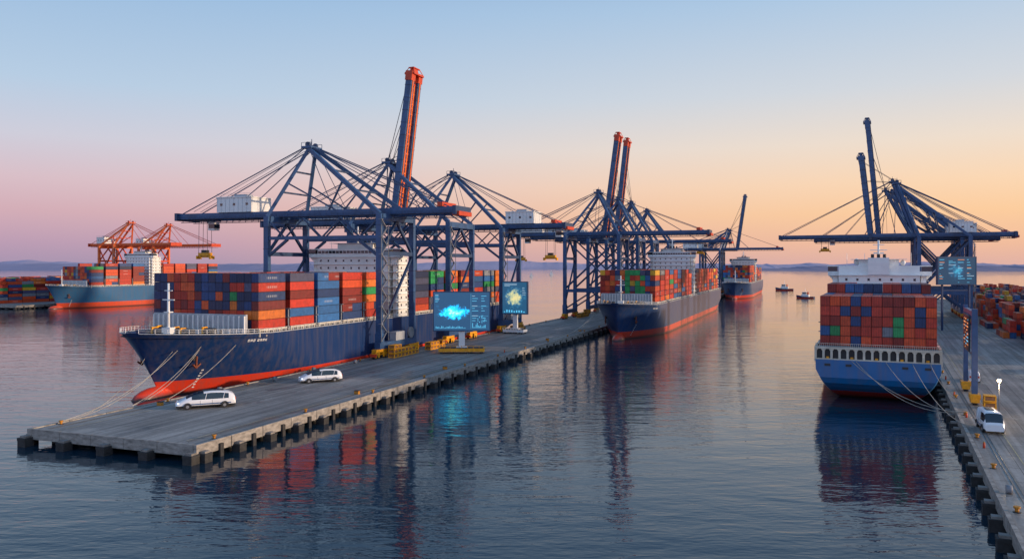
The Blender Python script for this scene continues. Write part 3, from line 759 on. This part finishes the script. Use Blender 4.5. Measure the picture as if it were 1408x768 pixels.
def portal_sign():
    e=empty('quay_portal_sign',F2@T(4.5,101))
    m=MB()
    m.box(-.6,.6,-.6,.6,5.5,25,0); m.box(-.5,.5,22,23,5.5,25,0); m.box(-.45,.45,-.4,22.8,23.3,24.4,0); m.box(-.3,.3,-.4,22.8,14,14.6,0)
    for y in (0,22.5):
        m.box(-1.1,1.1,y-1.7,y+1.7,4.4,5.5,1)
        for q in (-1,1): m.box(-.9,.9,y+q-.75,y+q+.75,3.6,4.4,1); m.cyl((-.5,y+q,3.5),(.5,y+q,3.5),.5,10,2)
    m.beam((0,.5,16),(0,6,23),.5,.5,0)
    m.build('portal_frame',[M_blue,M_yel,M_dark],e)
    s=MB(); s.box(-1.0,-.62,3,16,14.8,23.2,0); so=s.build('sign_panel',[M_dark],e)
    g=MB()
    for k in range(5):
        for j in range(9):
            if random.random()<.75: g.box(-1.05,-1.0,3.8+k*2.3,3.8+k*2.3+random.uniform(.3,1.9),15.3+j*.85,15.3+j*.85+.28,random.choice([0,0,1]))
    g.build('sign_graphics',[M_ui3,M_ui],e)
portal_sign()

# ---------------------------------------------------------------- vehicles
def vehicle(name,x,y,yaw,L,W,H,st,glass_roof=(.12,.40),side_glass=(-.44,.30),z=3.01):
    e=empty(name,Matrix.Translation((x,y,z))@Matrix.Rotation(yaw,4,'Z'))
    b=MB(); rings=[]
    hw=W/2
    for (sx,zr,wf) in st:
        belt=min(.56,zr*.72); w=hw*wf; zr2=zr*H
        rings.append([(sx*L,w*.90,.13*H),(sx*L,w,.22*H),(sx*L,w*1.0,belt*H*.8),(sx*L,w*.97,belt*H),(sx*L,w*.84,lerp(belt*H,zr2,.80)),(sx*L,w*.70,zr2*.985),(sx*L,w*.35,zr2),(sx*L,0,zr2*1.005)])
    for sd in (1,-1):
        k=len(b.v); n=len(rings[0])
        for r in rings: b.v+=[(p[0],p[1]*sd,p[2]) for p in r]
        for i in range(len(rings)-1):
            xm=(st[i][0]+st[i+1][0])/2
            for j in range(n-1):
                a=k+i*n+j; q=(a,a+n,a+n+1,a+1) if sd<0 else (a,a+1,a+n+1,a+n)
                mi=0
                if j==3 and side_glass[0]<xm<side_glass[1]: mi=1
                if j>=4 and glass_roof[0]<xm<glass_roof[1]: mi=1
                if j==0: mi=2
                b.f.append(q); b.m.append(mi); b.sm.append(mi==0)
    for ri,rev in ((0,False),(len(rings)-1,True)):
        r=rings[ri]; pts=[p for p in r]+[(p[0],-p[1],p[2]) for p in reversed(r[:-1])]
        if rev: pts=pts[::-1]
        b.quad(pts,0)
    b.build('body_shell',[M_car,M_glass,M_dark],e)
    d=MB()
    for sx in (-.31,.31):
        for sd in (1,-1):
            yy=sd*hw
            d.cyl((sx*L,yy*.80,.17*H),(sx*L,yy*1.015,.17*H),.17*H,16,0); d.cyl((sx*L,yy*1.0,.17*H),(sx*L,yy*1.03,.17*H),.09*H,12,1)
            for k in range(9):
                a0=math.pi*k/9; a1=math.pi*(k+1)/9; rr=.21*H
                d.beam((sx*L+rr*math.cos(a0),yy*1.0,.17*H+rr*math.sin(a0)),(sx*L+rr*math.cos(a1),yy*1.0,.17*H+rr*math.sin(a1)),.08*H*.9,.05*H,3)
    for px in (-.28,.02):
        for sd in (1,-1): d.beam((px*L,sd*hw*.975,.55*H),((px-.03)*L,sd*hw*.86,.90*H),.08*H*.5,.02*H,2)
    for px in (-.1,.1):
        for sd in (1,-1): d.box(px*L-.03,px*L+.03,sd*hw-.01,sd*hw+.012,.24*H,.5*H,3)
    for sd in (1,-1):
        d.box(-.42*L,.36*L,sd*hw*1.0-.02,sd*hw*1.0+.02,.26*H,.33*H,4)
        d.box(.445*L,.475*L,sd*hw*.74-.25,sd*hw*.74+.25,.34*H,.41*H,5)
        d.box(-.503*L,-.495*L,sd*hw*.72-.2,sd*hw*.72+.2,.42*H,.6*H,6)
    d.box(-.30*L,.05*L,-hw*.35,hw*.35,1.0*H,1.04*H,3)
    d.build('wheels_and_trim',[M_tyre,M_grey,M_car,M_dark,M_blue,M_lampw,M_red],e)
SL=[(-.5,.50,.84),(-.488,.66,.90),(-.46,.80,.95),(-.38,.92,.99),(-.25,1.0,1),(-.1,1.02,1),(.04,.99,1),(.14,.91,1),(.24,.80,.99),(.33,.66,.97),(.41,.53,.94),(.47,.42,.88),(.5,.32,.78)]
SB=[(-.5,.90,.92),(-.48,.98,.97),(-.4,1.0,1),(0,1.0,1),(.28,1.0,1),(.36,.96,1),(.43,.74,.99),(.47,.55,.97),(.5,.44,.9)]
vehicle('autonomous_shuttle_van',-69.5,181.5,math.pi+.42,12.6,4.8,3.7,SL,glass_roof=(.0,.37),side_glass=(-.42,.28))
vehicle('autonomous_shuttle_van',-53,221,math.pi+.45,11.4,4.5,3.5,SL,glass_roof=(.0,.37),side_glass=(-.42,.28))
vehicle('delivery_van',93.2,156,-math.pi/2-.35,8.5,3.6,3.9,SB,glass_roof=(.34,.46),side_glass=(.1,.40))
vehicle('delivery_van',128,222,math.pi/2-R(25),7,2.8,3.0,SB,glass_roof=(.34,.46),side_glass=(.1,.40))

def street_lamp(x,y):
    e=empty('street_lamp',Matrix.Translation((x,y,3)))
    m=MB(); m.cyl((0,0,0),(0,0,8.2),.14,8,0,r2=.09); m.cyl((0,0,0),(0,0,.6),.3,8,0); m.cyl((0,0,8.2),(0,0,8.35),.5,10,0); m.ell((0,0,7.9),(.38,.38,.38),1)
    m.build('post_and_globe',[M_grey,mat('lamp_globe',(.9,.8,.6,1),.3,emit=(1,.72,.4,1),estr=14,var=0)],e)
    l=bpy.data.lights.new('lamp_light','POINT'); l.energy=1400; l.color=(1,.7,.4); l.shadow_soft_size=.4
    o=bpy.data.objects.new('lamp_light',l); scn.collection.objects.link(o); o.parent=e; o.location=(0,0,7.2)
street_lamp(102.3,168)

# ---------------------------------------------------------------- boats
def tug(x,y,yaw,s=1.0):
    e=empty('tugboat',Matrix.Translation((x,y,0))@Matrix.Rotation(yaw,4,'Z')@Matrix.Scale(s,4))
    h=MB(); st=[(-10,.75,2.2),(-9,.9,2.1),(-4,1,2.0),(2,1,2.2),(6,.85,2.7),(9,.5,3.3),(11,.04,3.9)]
    for sd in (1,-1):
        k=len(h.v)
        for (a,w,z) in st: h.v+=[(a-.6 if a>8 else a,sd*w*3.0,-1),(a,sd*w*3.8,1.0),(a,sd*w*4,z)]
        for i in range(len(st)-1):
            for j in range(2): a=k+i*3+j; h.f.append((a,a+3,a+4,a+1)); h.m.append(0 if j else 1); h.sm.append(True)
    for i in range(len(st)-1):
        a,b_=st[i],st[i+1]; h.quad([(a[0],-a[1]*3.9,a[2]-.6),(a[0],a[1]*3.9,a[2]-.6),(b_[0],b_[1]*3.9,b_[2]-.6),(b_[0],-b_[1]*3.9,b_[2]-.6)],2)
    h.quad([(-10,-3,-1),(-10,3,-1),(-10,3,2.2),(-10,-3,2.2)],0)
    h.build('hull',[M_blue2,M_red,M_deck],e)
    c=MB(); c.box(-4,4.5,-2.6,2.6,1.6,4.6,0); c.box(-1,3.6,-2,2,4.6,7.2,0); c.box(-1.05,3.65,-2.05,2.05,5.5,6.6,1); c.box(-1.4,4,-2.3,2.3,7.2,7.45,0)
    c.cyl((-2.6,1.3,4.6),(-2.6,1.3,7.5),.6,8,2); c.cyl((-2.6,-1.3,4.6),(-2.6,-1.3,7.5),.6,8,2); c.cyl((.5,0,7.4),(.5,0,12),.16,6,0); c.beam((.5,-1.5,10),(.5,1.5,10),.15,.15,0)
    for q in range(6): c.box(-3.5+q*1.3,-2.9+q*1.3,-2.66,-2.6,2.9,3.7,1)
    c.build('wheelhouse',[M_white,M_glass,M_red],e)
tug(386,1132,2.7,1.15); tug(315,858,2.5,.9)
def sailboat(x,y,s):
    e=empty('sailboat',Matrix.Translation((x,y,0))@Matrix.Scale(s,4))
    m=MB(); st=[(-5,.6,1.1),(-2,1,1.0),(2,.9,1.1),(5.5,.03,1.5)]
    for sd in (1,-1):
        k=len(m.v)
        for a,w,z in st: m.v+=[(a*.9,sd*w*.9,-.4),(a,sd*w*1.6,z)]
        for i in range(3): a=k+i*2; m.f.append((a,a+2,a+3,a+1)); m.m.append(0); m.sm.append(True)
    m.cyl((.5,0,0),(.5,0,15),.12,6,0); m.quad([(.3,0,1.8),(-4.5,0.3,1.8),(.4,0,14.5)],0); m.quad([(.8,0,13),(5.2,0,1.5),(1,.3,1.8)],0); m.box(-2,1.5,-.8,.8,.9,1.6,0)
    m.build('hull_and_sails',[M_white],e)
sailboat(142,2900,1.4); sailboat(60,2500,1.1); sailboat(620,3300,1.3)

# ---------------------------------------------------------------- mooring lines
def ropes(F,name,lines,r=.07):
    m=MB()
    for a,b_,sag in lines:
        a=Vector(a);b_=Vector(b_);prev=a;n=12
        for k in range(1,n+1):
            t=k/n; p=a.lerp(b_,t); p.z-=sag*4*t*(1-t); m.cyl(prev,p,r,5,0,cap=False); prev=p
    m.build(name,[M_rope],None,F)
ropes(F1,'mooring_ropes',[((-11,62,15.5),(1.3,24,3.8),2.0),((-12,63,15.5),(1.3,24,3.8),3.0),((-15,58,14.5),(1.3,6,3.6),3),((-16,57,14.5),(1.3,6,3.6),4),((-6,70,15),(1.3,34.5,3.6),1.5),((-24,56,14),(1.3,6,3.6),4.5)])
ropes(F1,'mooring_ropes',[((46,268,15),(39.7,230,3.8),2),((47,268,15),(39.7,212,3.8),3),((45.5,272,15),(39.7,248,3.8),1.5)],.1)
ropes(F2,'mooring_ropes',[((-22,112,10.4),(1.3,84,3.8),3),((-21,112,10.4),(1.3,84,3.8),4),((-8,112,10.4),(1.3,66,3.8),3),((-4,112,10.4),(1.3,102,3.8),1.5),((-14,112,10.4),(1.3,84,3.8),3.5)])

# ---------------------------------------------------------------- water
def water_mat():
    m=bpy.data.materials.new('harbour_water'); t,N,L=nt(m); b=N['Principled BSDF']
    b.inputs['Base Color'].default_value=(.007,.026,.044,1); b.inputs['Roughness'].default_value=.035; b.inputs['IOR'].default_value=1.38
    tc=N.new('ShaderNodeTexCoord')
    def nz(scale,det,rot,st,dist=.3):
        mp=N.new('ShaderNodeMapping'); mp.inputs['Rotation'].default_value=(0,0,R(rot)); mp.inputs['Scale'].default_value=st; L.new(tc.outputs['Object'],mp.inputs[0])
        n=N.new('ShaderNodeTexNoise'); n.inputs['Scale'].default_value=scale; n.inputs['Detail'].default_value=det; n.inputs['Roughness'].default_value=.5; n.inputs['Distortion'].default_value=dist; L.new(mp.outputs[0],n.inputs['Vector']); return n.outputs['Fac']
    a=nz(.13,2,10,(.4,1,1)); c=nz(.45,2,-8,(.4,1,1)); d=nz(1.3,2,14,(.45,1,1))
    mod=nz(.012,3,30,(.6,1,1))
    mr=N.new('ShaderNodeMapRange'); mr.inputs['From Min'].default_value=.35; mr.inputs['From Max'].default_value=.65; mr.inputs['To Min'].default_value=.35; mr.inputs['To Max'].default_value=1.3; L.new(mod,mr.inputs[0])
    def mul(x):
        mu=N.new('ShaderNodeMath'); mu.operation='MULTIPLY'; L.new(x,mu.inputs[0]); L.new(mr.outputs[0],mu.inputs[1]); return mu.outputs[0]
    prev=None
    for h,dd in ((a,.16),(mul(c),.095),(mul(d),.04)):
        bb=N.new('ShaderNodeBump'); bb.inputs['Strength'].default_value=1; bb.inputs['Distance'].default_value=dd; L.new(h,bb.inputs['Height'])
        if prev: L.new(prev.outputs[0],bb.inputs['Normal'])
        prev=bb
    L.new(prev.outputs[0],b.inputs['Normal'])
    return m
w=MB(); w.quad([(-30000,-400,0),(30000,-400,0),(30000,45000,0),(-30000,45000,0)],0); w.build('water',[water_mat()])

# ---------------------------------------------------------------- hills
def hills(name,x0,x1,y,amp,base,seed,col,depth=900,n=420):
    m=MB()
    mt=mat(name+'_haze_tinted_land',col,.95,var=.12,scale=.004)  # distance haze is painted into the land's base colour
    rows=[0,.25,.5,1.0]
    for j,rw in enumerate(rows):
        for i in range(n+1):
            x=lerp(x0,x1,i/n); tt=i/n; edge=min(1,min(tt,1-tt)*8)
            h=(noise.noise(Vector((x*.0009,seed,0)))*.5+.5+noise.noise(Vector((x*.004,seed,3)))*.2)*amp
            h+=abs(noise.noise(Vector((x*.03,seed,5))))*base*.6+base
            hh=max(0,h)*edge*(0,.55,1.0,.0)[j]
            m.v.append((x,y+rw*depth,hh-.5))
    for j in range(3):
        for i in range(n): a=j*(n+1)+i; m.f.append((a,a+1,a+n+2,a+n+1)); m.m.append(0); m.sm.append(False)
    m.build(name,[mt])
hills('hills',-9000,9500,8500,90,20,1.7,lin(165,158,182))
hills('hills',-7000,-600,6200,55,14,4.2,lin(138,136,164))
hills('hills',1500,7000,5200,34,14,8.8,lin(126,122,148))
# ---------------------------------------------------------------- sky & sun
SUNAZ=100; SUNEL=9; GLOW=64
W=bpy.data.worlds.new('World'); scn.world=W; W.use_nodes=True
N=W.node_tree.nodes; L=W.node_tree.links
bg=N['Background']; out=N['World Output']
tc=N.new('ShaderNodeTexCoord'); sp=N.new('ShaderNodeSeparateXYZ'); L.new(tc.outputs['Generated'],sp.inputs[0])
def ramp(stops):
    c=N.new('ShaderNodeValToRGB'); c.color_ramp.interpolation='LINEAR'; e=c.color_ramp.elements
    e[0].position=stops[0][0]; e[0].color=lin(*stops[0][1]); e[1].position=stops[-1][0]; e[1].color=lin(*stops[-1][1])
    for p,q in stops[1:-1]: x=e.new(p); x.color=lin(*q)
    L.new(sp.outputs['Z'],c.inputs[0]); return c.outputs[0]
left=ramp([(0,(166,148,178)),(.025,(188,156,182)),(.06,(212,172,184)),(.095,(218,190,200)),(.14,(208,206,220)),(.20,(184,206,229)),(.30,(158,191,225)),(.42,(118,158,205)),(.7,(108,144,188)),(1,(100,136,182))])
right=ramp([(0,(226,178,168)),(.025,(244,190,158)),(.06,(255,206,158)),(.095,(254,217,180)),(.14,(242,224,206)),(.20,(214,218,224)),(.30,(178,204,230)),(.42,(130,168,212)),(.7,(116,150,192)),(1,(100,136,182))])
sd=(math.sin(R(GLOW)),math.cos(R(GLOW)),0)
dp=N.new('ShaderNodeVectorMath'); dp.operation='DOT_PRODUCT'; L.new(tc.outputs['Generated'],dp.inputs[0]); dp.inputs[1].default_value=sd
mr=N.new('ShaderNodeMapRange'); mr.interpolation_type='SMOOTHSTEP'; mr.inputs['From Min'].default_value=-.15; mr.inputs['From Max'].default_value=.92; L.new(dp.outputs['Value'],mr.inputs[0])
mx=N.new('ShaderNodeMix'); mx.data_type='RGBA'; L.new(mr.outputs[0],mx.inputs[0]); L.new(left,mx.inputs[6]); L.new(right,mx.inputs[7])
L.new(mx.outputs[2],bg.inputs['Color'])
# sky behind the viewpoint (towards -Y) is brightened as added fill light
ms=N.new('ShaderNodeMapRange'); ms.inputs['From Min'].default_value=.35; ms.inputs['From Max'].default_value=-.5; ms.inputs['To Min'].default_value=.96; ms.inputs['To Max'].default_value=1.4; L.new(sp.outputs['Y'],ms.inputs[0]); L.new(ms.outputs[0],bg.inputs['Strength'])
sk=N.new('ShaderNodeTexSky'); sk.sky_type='NISHITA'; sk.sun_disc=False; sk.sun_elevation=R(SUNEL); sk.sun_rotation=R(SUNAZ)
b2=N.new('ShaderNodeBackground'); b2.inputs['Strength'].default_value=.006; L.new(sk.outputs[0],b2.inputs['Color'])
ad=N.new('ShaderNodeAddShader'); L.new(bg.outputs[0],ad.inputs[0]); L.new(b2.outputs[0],ad.inputs[1]); L.new(ad.outputs[0],out.inputs[0])
sl=bpy.data.lights.new('sun','SUN'); sl.energy=3.6; sl.angle=R(1.5); sl.color=(1,.72,.48)
so=bpy.data.objects.new('sun',sl); scn.collection.objects.link(so)
sv=Vector((math.sin(R(SUNAZ))*math.cos(R(SUNEL)),math.cos(R(SUNAZ))*math.cos(R(SUNEL)),math.sin(R(SUNEL))))
so.rotation_euler=sv.to_track_quat('Z','Y').to_euler()

# ---------------------------------------------------------------- camera
cam=bpy.data.cameras.new('camera'); cam.sensor_width=36; cam.lens=36*1100/1408; cam.shift_y=-19/1408; cam.clip_end=80000; cam.clip_start=1
co=bpy.data.objects.new('camera',cam); scn.collection.objects.link(co); co.location=(0,0,35); co.rotation_euler=(R(90),0,0)
scn.camera=co
